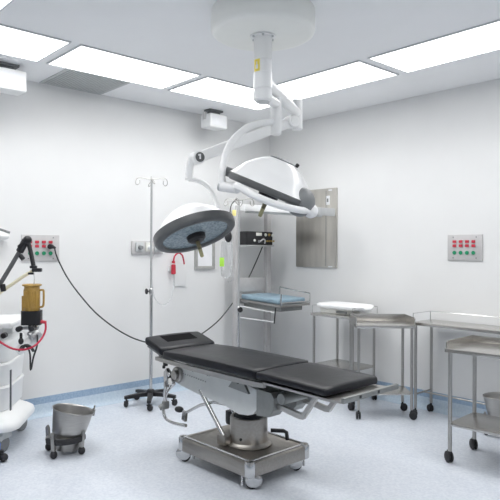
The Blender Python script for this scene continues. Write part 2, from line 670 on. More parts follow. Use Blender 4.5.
for sz in (-1, 1):
    b.box((.012, -1.005, 1.49 + sz * .183), (.024, .206, .034), .003)
b.build('frame_border', M['frame'], t)
MB().box((.007, -1.005, 1.49), (.008, .21, .335)).build('notice_sheet', M['paper'], t)

# ------------------------------------------------------------------ steel wall panel on right wall
t = thing('steel_wall_panel', 'tall brushed steel panel on the right wall behind the larger lamp', 'wall panel', (.77, 0, 1.31))
MB().box((.77, -.012, 1.75), (.60, .024, .875), .004).build('sheet', M['panel_steel'], t)
b = MB()
b.box((.925, -.0255, 1.745), (.005, .004, .83))
b.build('door_seam', M['greymetal'], t)
MB().box((.955, -.027, 2.055), (.045, .008, .10), .003).build('switch_plate', M['paper'], t)
MB().box((.955, -.033, 2.055), (.02, .008, .04), .002).build('switch', M['greymetal'], t)
MB().box((.985, -.0255, 2.165), (.05, .003, .015)).build('tag', M['paper'], t)
MB().box((.99, -.0255, 1.325), (.06, .003, .012)).build('tag', M['paper'], t)

# ------------------------------------------------------------------ casters


def caster(parent, pos, top, ang, r=.04, w=.022, fr=None, wheel='rubber', fork='black', twin=True):
    """swivel caster whose wheel touches z=0 at pos; 'top' = height where the stem ends"""
    x, y = pos[0], pos[1]
    z0 = pos[2] if len(pos) > 2 else 0
    mx = Matrix.Translation((x, y, z0)) @ Matrix.Rotation(ang, 4, 'Z')
    if fr is not None:
        mx = fr @ mx
    off = r * .45
    b = MB()
    b.lathe([(.008, r * 1.6), (.008, top)], mx, 12)
    b.box((off * .5, 0, r * 1.75), (r * 1.5, w * 1.25, r * .5), r * .15, mx=mx)
    for sy in (-1, 1):
        b.prism([(-r * .35, r * 1.75), (r * .85, r * 1.75), (off + r * .28, r * .75), (off - r * .28, r * .75)], -.0025, .0025,
                mx @ Matrix.Translation((0, sy * w * .72, 0)) @ Matrix.Rotation(PI / 2, 4, 'X'))
    f = b.build('caster', M[fork], parent)
    b = MB()
    wx = mx @ Matrix.Translation((off, 0, r)) @ Matrix.Rotation(PI / 2, 4, 'X')
    b.lathe([(.004, -w / 2), (r * .8, -w / 2), (r * .97, -w * .3), (r, 0), (r * .97, w * .3), (r * .8, w / 2), (.004, w / 2)], wx, 22)
    b.build('wheel', M[wheel], f)
    return f


# ------------------------------------------------------------------ operating table
YC = -2.42
XM = 2.30
TF = (Matrix.Translation((XM, -2.297, 0)) @ Matrix.Rotation(.019, 4, 'Z') @
      Matrix.Translation((1.278 - XM, 0, 0)) @ Matrix.Diagonal((.9645, .935, 1, 1)) @ Matrix.Translation((-1.395, 2.42, 0)))
ot = thing('operating_table', 'black padded operating table on a wheeled steel base in the middle of the room', 'operating table',
           (2.13, -2.297, 0))
bx0, bx1, by0, by1 = 1.885, 2.657, -2.72, -2.12
bm_, zt = .055, .178


def rrect(x0, y0, x1, y1, r, n=5):
    out = []
    for cx, cy, a in ((x1 - r, y1 - r, 0), (x0 + r, y1 - r, PI / 2), (x0 + r, y0 + r, PI), (x1 - r, y0 + r, 1.5 * PI)):
        for k in range(n + 1):
            q = a + PI / 2 * k / n
            out.append((cx + r * math.cos(q), cy + r * math.sin(q)))
    return out


def loft(b, outline_fn, levels):
    """outline_fn(inset) -> list of (x,y); levels: (z, inset)"""
    b.rings([[V((x, y, z)) for x, y in outline_fn(i)] for z, i in levels])
    return b


loft(MB(), lambda i: rrect(bx0 + i, by0 + i, bx1 - i, by1 - i, max(.05 - i, .012)),
     [(.082, .008), (.088, 0), (.162, 0), (.172, .006), (.176, .018), (.176, .045), (.172, .050)]).build('base_cover', M['base_steel'], ot)
b = MB()
for yy in (by0 + .03, by1 - .03):
    b.tube([V((bx0 + .04, yy, .181)), V((bx1 - .04, yy, .181))], .0075, 10)
b.tube([V((bx1 - .03, by0 + .04, .181)), V((bx1 - .03, by1 - .04, .181))], .0075, 10)
b.build_each('base_trim', M['chrome'], ot)
b = MB()
for xx in (bx0 + .028, bx1 - .028):
    for yy in (by0 + .028, by1 - .028):
        b.lathe([(.026, .084), (.036, .09), (.037, .17), (.030, .184), (.004, .188)], Matrix.Translation((xx, yy, 0)), 18)
b.build_each('base_corner', M['chrome'], ot)
for xx, yy, a in ((bx0 + .05, by0 + .05, 3.7), (bx0 + .06, by1 - .06, 2.9), (bx1 - .055, by0 + .045, .72), (bx1 - .055, by1 - .055, 4.3)):
    c = caster(ot, (xx, yy), .09, a, r=.043, w=.03, fork='steel')
    mx = Matrix.Translation((xx, yy, 0)) @ Matrix.Rotation(a, 4, 'Z')
    MB().lathe([(.010, -.026), (.040, -.026), (.056, -.016), (.059, 0), (.056, .016), (.040, .026), (.01, .026)],
               mx @ Matrix.Translation((.032, 0, .056)) @ Matrix.Rotation(PI / 2, 4, 'X') @ Matrix.Diagonal((1, .78, 1, 1)), 20
               ).build('caster_hood', M['chrome'], c)
    MB().lathe([(.009, .022), (.010, .05), (.007, .052), (.007, .09)], mx @ Matrix.Translation((-.045, -.012, 0)), 12).build('levelling_foot', M['chrome'], ot)
# column
CXc = 2.335
cmx = Matrix.Translation((CXc, YC, 0))
MB().lathe([(.165, .176), (.165, .181), (.150, .187), (.138, .200), (.138, .23), (.136, .355), (.133, .365), (.116, .367), (.114, .355)],
           cmx, 44).build('column_shroud', M['base_steel'], ot)
MB().lathe([(.108, .35), (.108, .367), (.092, .370), (.090, .372), (.080, .378), (.082, .40), (.07, .45), (.07, .5)], cmx, 36).build('column', M['rubber'], ot)
MB().cyl((CXc + .05, YC - .118, .235), (CXc + .053, YC - .132, .235), .010, n=14).build('column_bolt', M['black'], ot)
# white beam body
BY0, BY1 = YC - .16, YC + .16
prof = [(1.66, .535), (1.655, .60), (1.675, .637), (1.72, .648), (2.50, .620), (2.60, .600), (2.62, .57), (2.60, .50), (2.54, .44), (2.49, .424),
        (2.40, .415), (2.30, .432), (2.26, .445), (1.95, .468), (1.73, .497), (1.68, .508)]
xz = Matrix.Rotation(PI / 2, 4, 'X')


def side(poly, y0, y1, bev=0, seg=2, b=None):
    """polygon in (x,z) extruded between y0 and y1"""
    b = b or MB()
    b.prism(poly, -y1, -y0, xz, bev, seg)
    return b


side(prof, BY0, BY1, .018, 3).build('table_body', M['beam'], ot)
b = MB()
for k in range(11):
    b.cyl((1.765 + k * .027, BY0 - .004, .590 - k * .0018), (1.765 + k * .027, BY0 + .004, .590 - k * .0018), .0042, n=8)
b.build('vent_hole', M['midgrey'], ot)
b = MB()
b.cyl((1.705, BY0 + .02, .575), (1.705, BY0 - .03, .575), .058, n=28, bev=.006)
b.cyl((1.705, BY0 - .03, .575), (1.705, BY0 - .055, .575), .034, n=22, bev=.004)
b.build('pivot_disc', M['steel'], ot)
b = MB()
b.cyl((1.655, BY0 - .04, .56), (1.60, BY0 - .04, .60), .022, n=14, bev=.004)
b.cyl((1.66, BY0 - .055, .52), (1.66, BY0 - .02, .52), .03, n=16, bev=.004)
b.box((1.61, BY0 - .05, .53), (.045, .03, .12), .008)
b.tube([V((1.61, BY0 - .05, .52)), V((1.60, BY0 - .06, .42)), V((1.60, BY0 - .05, .36))], .014, 10)
b.build('tilt_lever', M['chrome'], ot)
b = MB()
b.box((1.60, BY0 - .05, .335), (.04, .05, .06), .01)
b.cyl((1.57, BY0 - .09, .31), (1.60, BY0 - .03, .35), .020, n=12)
b.build('lever_grip', M['greymetal'], ot)
# frame under the pads
b = MB()
for yy in (YC - .262, YC + .262):
    side([(1.545, .70), (1.545, .672), (2.0, .658), (2.64, .655), (2.75, .662), (2.75, .690), (2.64, .688), (2.0, .690)], yy - .012, yy + .012, .003, 1, b)
b.box((1.60, YC, .675), (.05, .52, .024), .004)
b.box((2.66, YC, .668), (.05, .52, .024), .004)
b.build('frame_rail', M['steel'], ot)
side([(1.56, .700), (2.66, .690), (2.66, .697), (1.56, .708)], YC - .25, YC + .25).build('deck', M['greymetal'], ot)
b = MB()
for xx, zz in ((1.90, .645), (2.08, .640)):
    b.cyl((xx, YC - .17, zz - .02), (xx, YC - .17, zz + .055), .014, n=14)
    b.cyl((xx, YC + .17, zz - .02), (xx, YC + .17, zz + .055), .014, n=14)
b.build_each('support_post', M['chrome'], ot)
b = MB()
side([(2.36, .60), (2.56, .585), (2.50, .665), (2.42, .668)], YC - .225, YC - .205, .004, 1, b)
side([(2.36, .60), (2.56, .585), (2.50, .665), (2.42, .668)], YC + .205, YC + .225, .004, 1, b)
b.build_each('side_bracket', M['greymetal'], ot)
b = MB()
for yy in (YC - .226, YC + .226):
    b.cyl((2.46, yy - .004, .642), (2.46, yy + .004, .642), .008, n=12)
b.build_each('bracket_bolt', M['black'], ot)
MB().box((1.63, YC - .235, .655), (.03, .03, .04), .006).cyl((1.63, YC - .25, .64), (1.63, YC - .25, .62), .012, n=12).build('clamp_knob', M['rubber'], ot)
# hinge block at foot end + bars
b = MB()
side([(2.585, .445), (2.585, .615), (2.72, .610), (2.745, .58), (2.74, .50), (2.70, .455)], YC - .17, YC - .06, .012, 2, b)
side([(2.585, .445), (2.585, .615), (2.72, .610), (2.745, .58), (2.74, .50), (2.70, .455)], YC + .06, YC + .17, .012, 2, b)
b.build_each('hinge_block', M['greymetal'], ot)
b = MB()
for yy in (YC - .12, YC + .14):
    side([(2.70, .515), (2.70, .545), (2.925, .520), (2.955, .523), (3.06, .655), (3.08, .675), (3.10, .665), (2.965, .488), (2.93, .485)], yy - .014, yy + .014, .004, 1, b)
b.build_each('leg_support_bar', M['steel'], ot)
b = MB()
side([(2.66, .60), (2.74, .595), (3.02, .655), (2.98, .668), (2.70, .66)], YC - .03, YC + .05, .006, 1, b)
b.cyl((2.80, YC - .16, .585), (2.80, YC + .19, .585), .034, n=20)
b.cyl((2.90, YC + .02, .60), (2.90, YC + .19, .60), .036, n=20)
b.build('leg_actuator', M['greymetal'], ot)
# pads
HALF = .28


def pad(name, top, th, y0, y1, crown=.007, corner=.03):
    """soft cushion: rounded cross sections lofted along the table, corners eased in plan"""
    P = [V((x, 0, z)) for x, z in top]
    pts = smooth_pts(P, 5)
    xa, xb = pts[0].x, pts[-1].x
    st = []
    for d in (0, .004, .010, .018, corner):           # eased ends
        st.append(xa + d)
    n = 14
    for k in range(1, n):
        st.append(xa + corner + (xb - xa - 2 * corner) * k / n)
    for d in (corner, .018, .010, .004, 0):
        st.append(xb - d)

    def zt(x):
        for a, b_ in zip(pts, pts[1:]):
            if x <= b_.x + 1e-9:
                return a.z + (b_.z - a.z) * (x - a.x) / max(b_.x - a.x, 1e-9)
        return pts[-1].z
    ym, hw = (y0 + y1) / 2, (y1 - y0) / 2
    rings = []
    for x in st:
        e = min(x - xa, xb - x)
        q = max(0., 1 - e / corner)
        ins = corner * .75 * (1 - math.sqrt(max(0., 1 - q * q)))
        r = .013
        hh, zz = hw - ins, zt(x)
        dz = .010 * q ** 3
        sec = [(-hh + r * .3, -th + .004), (-hh, -th + r), (-hh, -r - dz), (-hh + r * .3, -r * .3 - dz), (-hh + r, -dz), (-hh * .6, crown * .75 - dz), (0, crown - dz),
               (hh * .6, crown * .75 - dz), (hh - r, -dz), (hh - r * .3, -r * .3 - dz), (hh, -r - dz), (hh, -th + r), (hh - r * .3, -th + .004)]
        rings.append([V((x, ym + y, zz + z - crown * .5)) for y, z in sec])
    b = MB()
    b.rings(rings)
    return b.build(name, M['vinyl'], ot, sharp=75)


hp = pad('head_pad', [(1.395, .838), (1.52, .806), (1.642, .770)], .055, YC - HALF, YC + HALF)
side([(1.44, .826), (1.44, .8305), (1.52, .8100), (1.55, .8015), (1.55, .797), (1.52, .8055)], YC - .155, YC + .155).build('face_slot', M['vinyl_side'], hp)
bp_pts = [(1.640, .757), (1.75, .760), (1.95, .766), (2.2, .766), (2.45, .764), (2.675, .762)]
pad('back_pad', bp_pts, .057, YC - HALF, YC + HALF)
pad('leg_pad', [(2.668, .752), (2.80, .754), (3.0, .751), (3.15, .747), (3.255, .743)], .045, YC - HALF + .006, YC + HALF - .006)
# piping seams on pads
b = MB()
for yy in (YC - HALF + .006, YC + HALF - .006):
    b.tube([V((x + (.02 if x < 1.7 else -.02 if x > 2.6 else 0), yy, z - .009)) for x, z in bp_pts], .004, 8, smooth=4)
b.build_each('pad_piping', M['vinyl'], ot)
# foot plate
b = MB()
side([(2.74, .684), (2.74, .697), (3.26, .688), (3.385, .694), (3.385, .682), (3.26, .674)], YC - .268, YC + .268, .003, 1, b)
b.build('leg_plate', M['steel'], ot)
fb = MB()
fb.box((3.385, YC, .700), (.022, .56, .030), .004)
fb = fb.build('foot_end_rail', M['greymetal'], ot)
b = MB()
for yy in (YC - .125, YC + .06):
    b.box((3.3965, yy, .701), (.004, .020, .017), .0015)
b.build_each('rail_socket', M['black'], fb)
b = MB()
side([(1.40, .752), (1.40, .764), (1.66, .696), (1.66, .684)], YC - .25, YC + .25, .003, 1, b)
b.build('head_plate', M['greymetal'], ot)
# chrome pump handle loop and pedal linkage
b = MB()
b.tube([V((1.66, YC - .17, .50)), V((1.575, YC - .18, .42)), V((1.545, YC - .19, .31)), V((1.58, YC - .20, .235)), V((1.68, YC - .20, .215)), V((1.84, YC - .19, .225))],
       .0125, 10, smooth=6)
b.build('pump_handle', M['chrome'], ot)
b = MB()
b.tube([V((1.96, YC - .15, .50)), V((2.06, YC - .15, .40)), V((2.24, YC - .15, .22))], .017, 12)
b.tube([V((1.78, YC - .17, .295)), V((1.96, YC - .15, .39)), V((2.08, YC - .12, .43)), V((2.36, YC + .02, .41))], .011, 10)
b.tube([V((2.02, YC + .10, .47)), V((2.0, YC + .10, .40)), V((2.08, YC + .10, .30)), V((2.2, YC + .10, .26)), V((2.28, YC + .10, .20))], .012, 10, smooth=4)
b.build('pedal_linkage', M['chrome'], ot)
b = MB()
b.prism([(-.02, -.02), (.02, -.03), (.03, .04), (-.01, .045)], -.012, .012, Matrix.Translation((1.79, YC - .17, .275)) @ xz, .006)
b.build('pedal_end', M['chrome'], ot)
MB().ball((1.725, YC - .17, .318), .036, (1.15, .9, .62)).build('pedal_knob', M['black'], ot)
MB().box((2.24, YC - .15, .208), (.085, .075, .065), .008).build('linkage_block', M['base_steel'], ot)
b = MB()
b.box((2.06, YC + .17, .225), (.20, .12, .035), .008)
b.box((1.98, YC + .17, .265), (.05, .12, .09), .008)
b.build('foot_pedal', M['black'], ot)
b = MB()
b.tube([V((2.46, YC + .10, .27)), V((2.53, YC + .16, .27)), V((2.545, YC + .175, .26)), V((2.55, YC + .18, .21))], .014, 10)
b.build('brake_lever', M['black'], ot)

# ------------------------------------------------------------------ surgical lamp
TF = None
c0 = V((2.518, -2.493, 0))
sl = thing('surgical_light', 'white ceiling mounted operating lamp with two domed heads over the table', 'surgical light', (c0.x, c0.y, 3.0))
cm = Matrix.Translation(c0)
MB().lathe([(.322, 3.0), (.326, 2.93), (.325, 2.88), (.318, 2.860), (.306, 2.852), (.285, 2.850), (.15, 2.848), (.06, 2.847)], cm, 64).build('canopy', M['cream'], sl)
b = MB()
b.lathe([(.080, 2.850), (.080, 2.838), (.058, 2.836), (.056, 2.70), (.0575, 2.698), (.0575, 2.692), (.055, 2.69), (.055, 2.47), (.050, 2.445), (.044, 2.436)], cm, 36)
tube_ = b.build('drop_tube', M['lampwhite'], sl)
MB().lathe([(.044, 2.437), (.042, 2.429), (.004, 2.427)], cm, 30).build('tube_cap', M['vent'], tube_)
b = MB()
for k in range(6):
    a = 2 * PI * k / 6 + .3
    b.cyl(c0 + V((.069 * math.cos(a), .069 * math.sin(a), 2.838)), c0 + V((.069 * math.cos(a), .069 * math.sin(a), 2.829)), .007, n=10)
b.build_each('flange_bolt', M['vent'], tube_)
to_cam = (EYE - c0)
to_cam.z = 0
ac = math.atan2(to_cam.y, to_cam.x)
b = MB()
ringsA = []
for k in range(7):
    a = ac - 1.2 + .85 * k / 6
    r_ = .0566
    ringsA.append([c0 + V((r_ * math.cos(a), r_ * math.sin(a), z)) for z in (2.605, 2.69)] +
                  [c0 + V(((r_ + .001) * math.cos(a), (r_ + .001) * math.sin(a), z)) for z in (2.69, 2.605)])
b.rings(ringsA)
b.build('warning_sticker', M['warn'], tube_)
b = MB()
for za, zb, w2 in ((2.63, 2.655, .16), (2.655, 2.675, .06)):
    rr = []
    for k in range(4):
        a = ac - .72 - w2 + 2 * w2 * k / 3
        rr.append([c0 + V((.0577 * math.cos(a), .0577 * math.sin(a), z)) for z in (za, zb)] +
                  [c0 + V((.0583 * math.cos(a), .0583 * math.sin(a), z)) for z in (zb, za)])
    b.rings(rr)
b.build('sticker_mark', M['paper'], tube_)
# arm to smaller head
e1 = at(297, 113, 4.92)
s1 = V((c0.x, c0.y, e1.z))
b = MB()
b.tube([s1, s1 + (e1 - s1) * .5, e1], [.046, .036], 18)
b.cyl(s1 + V((0, 0, -.055)), s1 + V((0, 0, .055)), .0585, n=30, bev=.008)
b.build('extension_arm', M['lampwhite'], sl)
j1 = at(297, 121, 4.92)
b = MB()
b.cyl(e1 + V((0, 0, .10)), j1 + V((0, 0, -.07)), .042, n=24, bev=.008)
b.build('arm_spindle', M['lampwhite'], sl)
pj = at(197, 158, 4.5)
st = at(291, 122, 4.88)
dirv = (pj - st).normalized()
b = MB()
fr = frame_from_z(st, pj - st, V((0, 0, 1)))
L = (pj - st).length
b.prism(rrect(-.038, -.030, .038, .030, .018, 3), -.03, L - .02, fr, 0)
b.build('spring_arm', M['lampwhite'], sl)
side_v = dirv.cross(V((0, 0, 1))).normalized()
if side_v.dot(FW) > 0:
    side_v = -side_v
for p, nm in ((st, 'M'), (pj, 'K')):
    b = MB()
    b.cyl(p - side_v * .050, p + side_v * .050, .047, n=28, bev=.006)
    k1 = b.build('arm_joint', M['lampwhite'], sl)
    MB().cyl(p + side_v * .050, p + side_v * .054, .034 if nm == 'K' else .03, n=24).build('joint_cap', M['rim'] if nm == 'K' else M['white'], k1)
    if nm == 'K':
        fr2 = frame_from_z(p + side_v * .054, side_v, V((0, 0, 1)))
        MB().box((.004, 0, .001), (.036, .012, .003), .001, mx=fr2).box((.014, .008, .001), (.012, .014, .003), .001, mx=fr2).build('cap_emblem', M['paper'], k1)
# drop elbow
n1 = (-FW * .29 + (RT * .323 - UP * .946) * .97).normalized()
c1 = at(196, 236.5, 4.45)
up1 = -n1
R1 = .290
p_in = c1 + up1 * .10 + (RT * .62 + FW * .42) * R1 * .80
b = MB()
b.tube([pj + V((0, 0, .0)) - RT * .035, at(189.5, 166, 4.5), at(189, 180, 4.5)], .028, 14)
b.build('drop_arm', M['lampwhite'], sl)
b = MB()
b.tube([at(189, 179, 4.5), at(197, 180.5, 4.53), at(205, 184, 4.56), at(212, 192, 4.6), at(217, 204, 4.63), at(219, 214, 4.65), p_in], .017, 12, smooth=5)
b.build('curved_yoke', M['lampwhite'], sl)


def lamp_head(c, n, R, hint, rh=.052):
    fr = frame_from_z(c, -n, hint)        # local z goes up into the dome
    dome = [(R * .985, .040), (R * .95, R * .175), (R * .86, R * .29), (R * .76, R * .43), (R * .66, R * .52), (R * .54, R * .62), (R * .42, R * .70),
            (R * .30, R * .755), (R * .18, R * .785), (R * .08, R * .795), (.002, R * .80)]
    b = MB()
    # smooth the profile
    pts = [V((r, 0, z)) for r, z in dome]
    sp = smooth_pts(pts, 3)
    b.lathe([(max(p.x, .002), p.z) for p in sp], fr, 64)
    d = b.build('lamp_head', M['lampwhite'], sl, sharp=60)
    b = MB()
    b.lathe([(R * .80, .012), (R * .83, -.002), (R * .93, -.004), (R * .985, .006), (R, .018), (R, rh), (R * .965, rh + .006), (R * .80, .05)], fr, 64, cap=False)
    b.build('head_rim', M['rim'], d)
    MB().lathe([(R * .81, .014), (R * .5, .008), (.004, .006)], fr, 56).build('lamp_lens', M['lens'], d)
    MB().lathe([(R * .235, .012), (R * .22, -.022), (R * .17, -.036), (.004, -.040)], fr, 32).build('lens_hub', M['black'], d)
    b = MB()
    b.lathe([(.015, -.036), (.014, -.09), (.013, -.10)], fr, 18)
    h = b.build('sterile_handle', M['olive'], d)
    MB().lathe([(.0135, -.10), (.013, -.150), (.009, -.155), (.003, -.156)], fr, 18).build('handle_end', M['ivory_dark'], h)
    return d, fr


d1, f1 = lamp_head(c1, n1, R1, RT, .056)
# larger head
n2 = ((-RT * .385 - UP * .923) * 1.0 + FW * .11).normalized()
c2 = at(269, 194, 4.1)
R2 = .29
d2, f2 = lamp_head(c2, n2, R2, FW, .034)
u2 = (RT * .923 - UP * .385).normalized()      # along the rim, to the picture's right
w2 = n2.cross(u2).normalized()
if w2.dot(FW) > 0:
    w2 = -w2                                    # towards the viewer
# grey top cap and pivots
b = MB()
b.lathe([(R2 * .29, R2 * .76), (R2 * .28, R2 * .785), (R2 * .16, R2 * .815), (.003, R2 * .825)], f2 @ Matrix.Translation((0, 0, 0)), 30)
b.build('head_cap', M['midgrey'], d2)
MB().cyl(c2 - n2 * (R2 * .76) + u2 * (R2 * .32), c2 - n2 * (R2 * .84) + u2 * (R2 * .34), .012, n=14, bev=.003).build('head_knob', M['black'], d2)
pR = c2 + u2 * (R2 - .012) - n2 * .004
pL = c2 - u2 * (R2 + .012) - n2 * .0
fanfr = frame_from_z(c2 + u2 * (R2 * .70) - n2 * .035, w2, u2)
b = MB()
b.ball((0, 0, 0), .092, (1.0, 1.0, 1.0), mx=frame_from_z(c2 + u2 * (R2 * .68) - n2 * .03 + w2 * (R2 * .42), -n2, u2), n=32)
b.build('pivot_shroud', M['midgrey'], d2)
b = MB()
b.cyl(c2 + u2 * (R2 * .9) - n2 * .012 + w2 * .06, pR + w2 * .125, .036, n=22, bev=.005)
b.ball(pR + w2 * .125, .046, (1, 1, 1))
b.build('pivot_knuckle', M['lampwhite'], sl)
b = MB()
pB = at(228, 188.5, 4.02)
b.cyl(at(219.5, 186, 4.06), at(236, 188.5, 4.0), .032, n=24, bev=.006)
b.build('pivot_barrel', M['lampwhite'], sl)
MB().cyl(at(219.3, 186.2, 4.052), at(221, 186.7, 4.048), .028, n=22).build('barrel_cap', M['vent'], sl)
b = MB()
b.tube([at(232, 188.5, 4.0), at(237, 190, 3.985), c2 - u2 * (R2 * .66) + w2 * (R2 * .84) + n2 * .024, c2 - u2 * (R2 * .28) + w2 * (R2 * 1.04) + n2 * .038,
        c2 + u2 * (R2 * .2) + w2 * (R2 * 1.06) + n2 * .036, c2 + u2 * (R2 * .66) + w2 * (R2 * .84) + n2 * .018, pR + w2 * .125],
       .0215, 16, smooth=6)
b.build('lower_yoke', M['lampwhite'], sl)
b = MB()
b.box((0, 0, 0), (.045, .05, .06), .008, mx=frame_from_z(c2 - u2 * (R2 * 1.0) - n2 * .03, -n2, u2))
b.build('pivot_bracket', M['midgrey'], d2)
b = MB()
sp0 = at(276, 121, 4.3)
b.tube([sp0, at(268, 122.5, 4.27), at(258, 123.5, 4.23), at(246, 128.5, 4.18), at(235, 138, 4.13), at(227, 151, 4.09), at(223, 166, 4.06), at(222, 178, 4.05), at(223.5, 187, 4.04)],
       .0225, 16, smooth=6)
b.build('upper_yoke', M['lampwhite'], sl)
b = MB()
b.cyl(at(276, 98, 4.3), at(276, 135, 4.3), .036, n=24, bev=.006)
b.build('yoke_spindle', M['lampwhite'], sl)
b = MB()
e2 = at(276, 101, 4.3)
s2 = V((c0.x, c0.y, 2.475))
b.tube([s2, e2 + V((0, 0, -.02))], .035, 14)
b.cyl(s2 + V((0, 0, -.035)), s2 + V((0, 0, .035)), .0585, n=30, bev=.006)
b.build('extension_arm', M['lampwhite'], sl)

# ------------------------------------------------------------------ infant warmer
iw = thing('infant_warmer', 'infant warmer with a blue mattress standing in the room corner', 'infant warmer', (.25, -.46, 0))
b = MB()
for yy in (-.705, -.225):
    b.box((.20, yy, 1.02), (.062, .062, 1.96), .006)
pst = b
pst.build_each('post', M['plate'], iw)
b = MB()
for yy in (-.705, -.225):
    b.box((.42, yy, .075), (.62, .055, .05), .01)
b.box((.20, -.465, .075), (.055, .44, .05), .01)
b.build('base_frame', M['alu'], iw)
for xx in (.15, .69):
    for yy in (-.705, -.225):
        caster(iw, (xx, yy), .06, .6, r=.026, w=.018)
# hood
hfr = Matrix.Translation((.18, -.465, 1.985)) @ Matrix.Rotation(math.radians(4.5), 4, 'Y')
b = MB()
b.box((.52, .0, 0), (1.16, .24, .075), .012, mx=hfr)
b.box((-.02, 0, .0), (.10, .55, .085), .01, mx=hfr)
b.build('heater_hood', M['white'], iw)
MB().box((.50, 0, -.048), (1.0, .18, .022), .004, mx=hfr).build('hood_underside', M['vent'], iw)
MB().box((1.115, 0, -.004), (.06, .245, .08), .01, mx=hfr).build('hood_end', M['alu'], iw)
MB().box((.19, -.465, 1.11), (.02, .42, .16), .004).build('back_board', M['plate'], iw)
MB().box((.27, -.500, 1.551), (.22, .42, .018), .003).build('unit_shelf', M['alu'], iw)
b = MB()
tilt = Matrix.Translation((.175, -.44, .955)) @ Matrix.Rotation(math.radians(2.2), 4, 'Y')
b.box((.36, 0, -.012), (.66, .46, .024), .004, mx=tilt)
b.build('tray', M['steel'], iw)
MB().box((.34, .0, -.052), (.58, .34, .055), .008, mx=tilt).build('under_tray', M['greymetal'], iw)
MB().box((.34, 0, .028), (.60, .42, .055), .022, mx=tilt, seg=3).build('mattress', M['bluepad'], iw)
b = MB()
b.tube([tilt @ V((.22, .225, 0)), tilt @ V((.22, .225, .135)), tilt @ V((.685, .225, .105)), tilt @ V((.685, .225, -.01))], .0075, 8)
b.tube([tilt @ V((.69, -.225, -.01)), tilt @ V((.69, -.225, .12)), ], .0075, 8)
b.tube([tilt @ V((.69, -.225, .02)), tilt @ V((.69, .225, .02))], .0075, 8)
b.build('guard_rail', M['chrome'], iw)
b = MB()
x0, x1_, yq = .02, .62, -.235
b.tube([tilt @ V((x0, yq, -.075)), tilt @ V((x1_, yq, -.085)), tilt @ V((x1_ - .02, yq, -.185)), tilt @ V((x0, yq, -.205))], .006, 8, closed=True)
b.build('towel_rail', M['white'], iw)
MB().tube([tilt @ V((x1_ + .005, yq, -.03)), tilt @ V((x1_, yq, -.09)), tilt @ V((x1_ - .01, yq, -.20))], .007, 8).build('rail_hook', M['black'], iw)
# brackets from posts to tray
b = MB()
for yy in (-.60, -.30):
    b.box((.25, yy, .93), (.10, .04, .04), .006)
b.box((.19, -.465, .925), (.04, .44, .05), .006)
b.build_each('tray_bracket', M['alu'], iw)

cu = thing('control_unit', 'black electronic control unit on the infant warmer shelf', 'control unit', (.27, -.485, 1.564))
MB().box((.27, -.510, 1.635), (.21, .40, .15), .008).build('housing', M['black'], cu)
MB().box((.377, -.510, 1.635), (.006, .385, .135), .002).build('front_panel', M['black'], cu)
MB().box((.382, -.53, 1.68), (.006, .085, .035), .002).build('display', M['gauge'], cu)
for yy, zz, rr, mm in ((-.43, 1.675, .018, 'gauge'), (-.375, 1.675, .016, 'brass'), (-.32, 1.67, .018, 'gauge'), (-.60, 1.61, .015, 'gauge'), (-.53, 1.60, .017, 'midgrey')):
    MB().cyl((.380, yy, zz), (.396, yy, zz), rr, rr * .85, n=16, bev=.003).build('dial', M[mm], cu)
b = MB()
for k in range(5):
    b.box((.383, -.43 + k * .032, 1.605), (.008, .022, .02), .002)
b.build('key_row', M['brass'], cu)
b = MB()
b.tube([V((.39, -.52, 1.60)), V((.42, -.50, 1.625)), V((.42, -.47, 1.61)), V((.40, -.46, 1.58))], .008, 8, smooth=4)
b.build('lead', M['plate'], cu)

# ------------------------------------------------------------------ IV poles


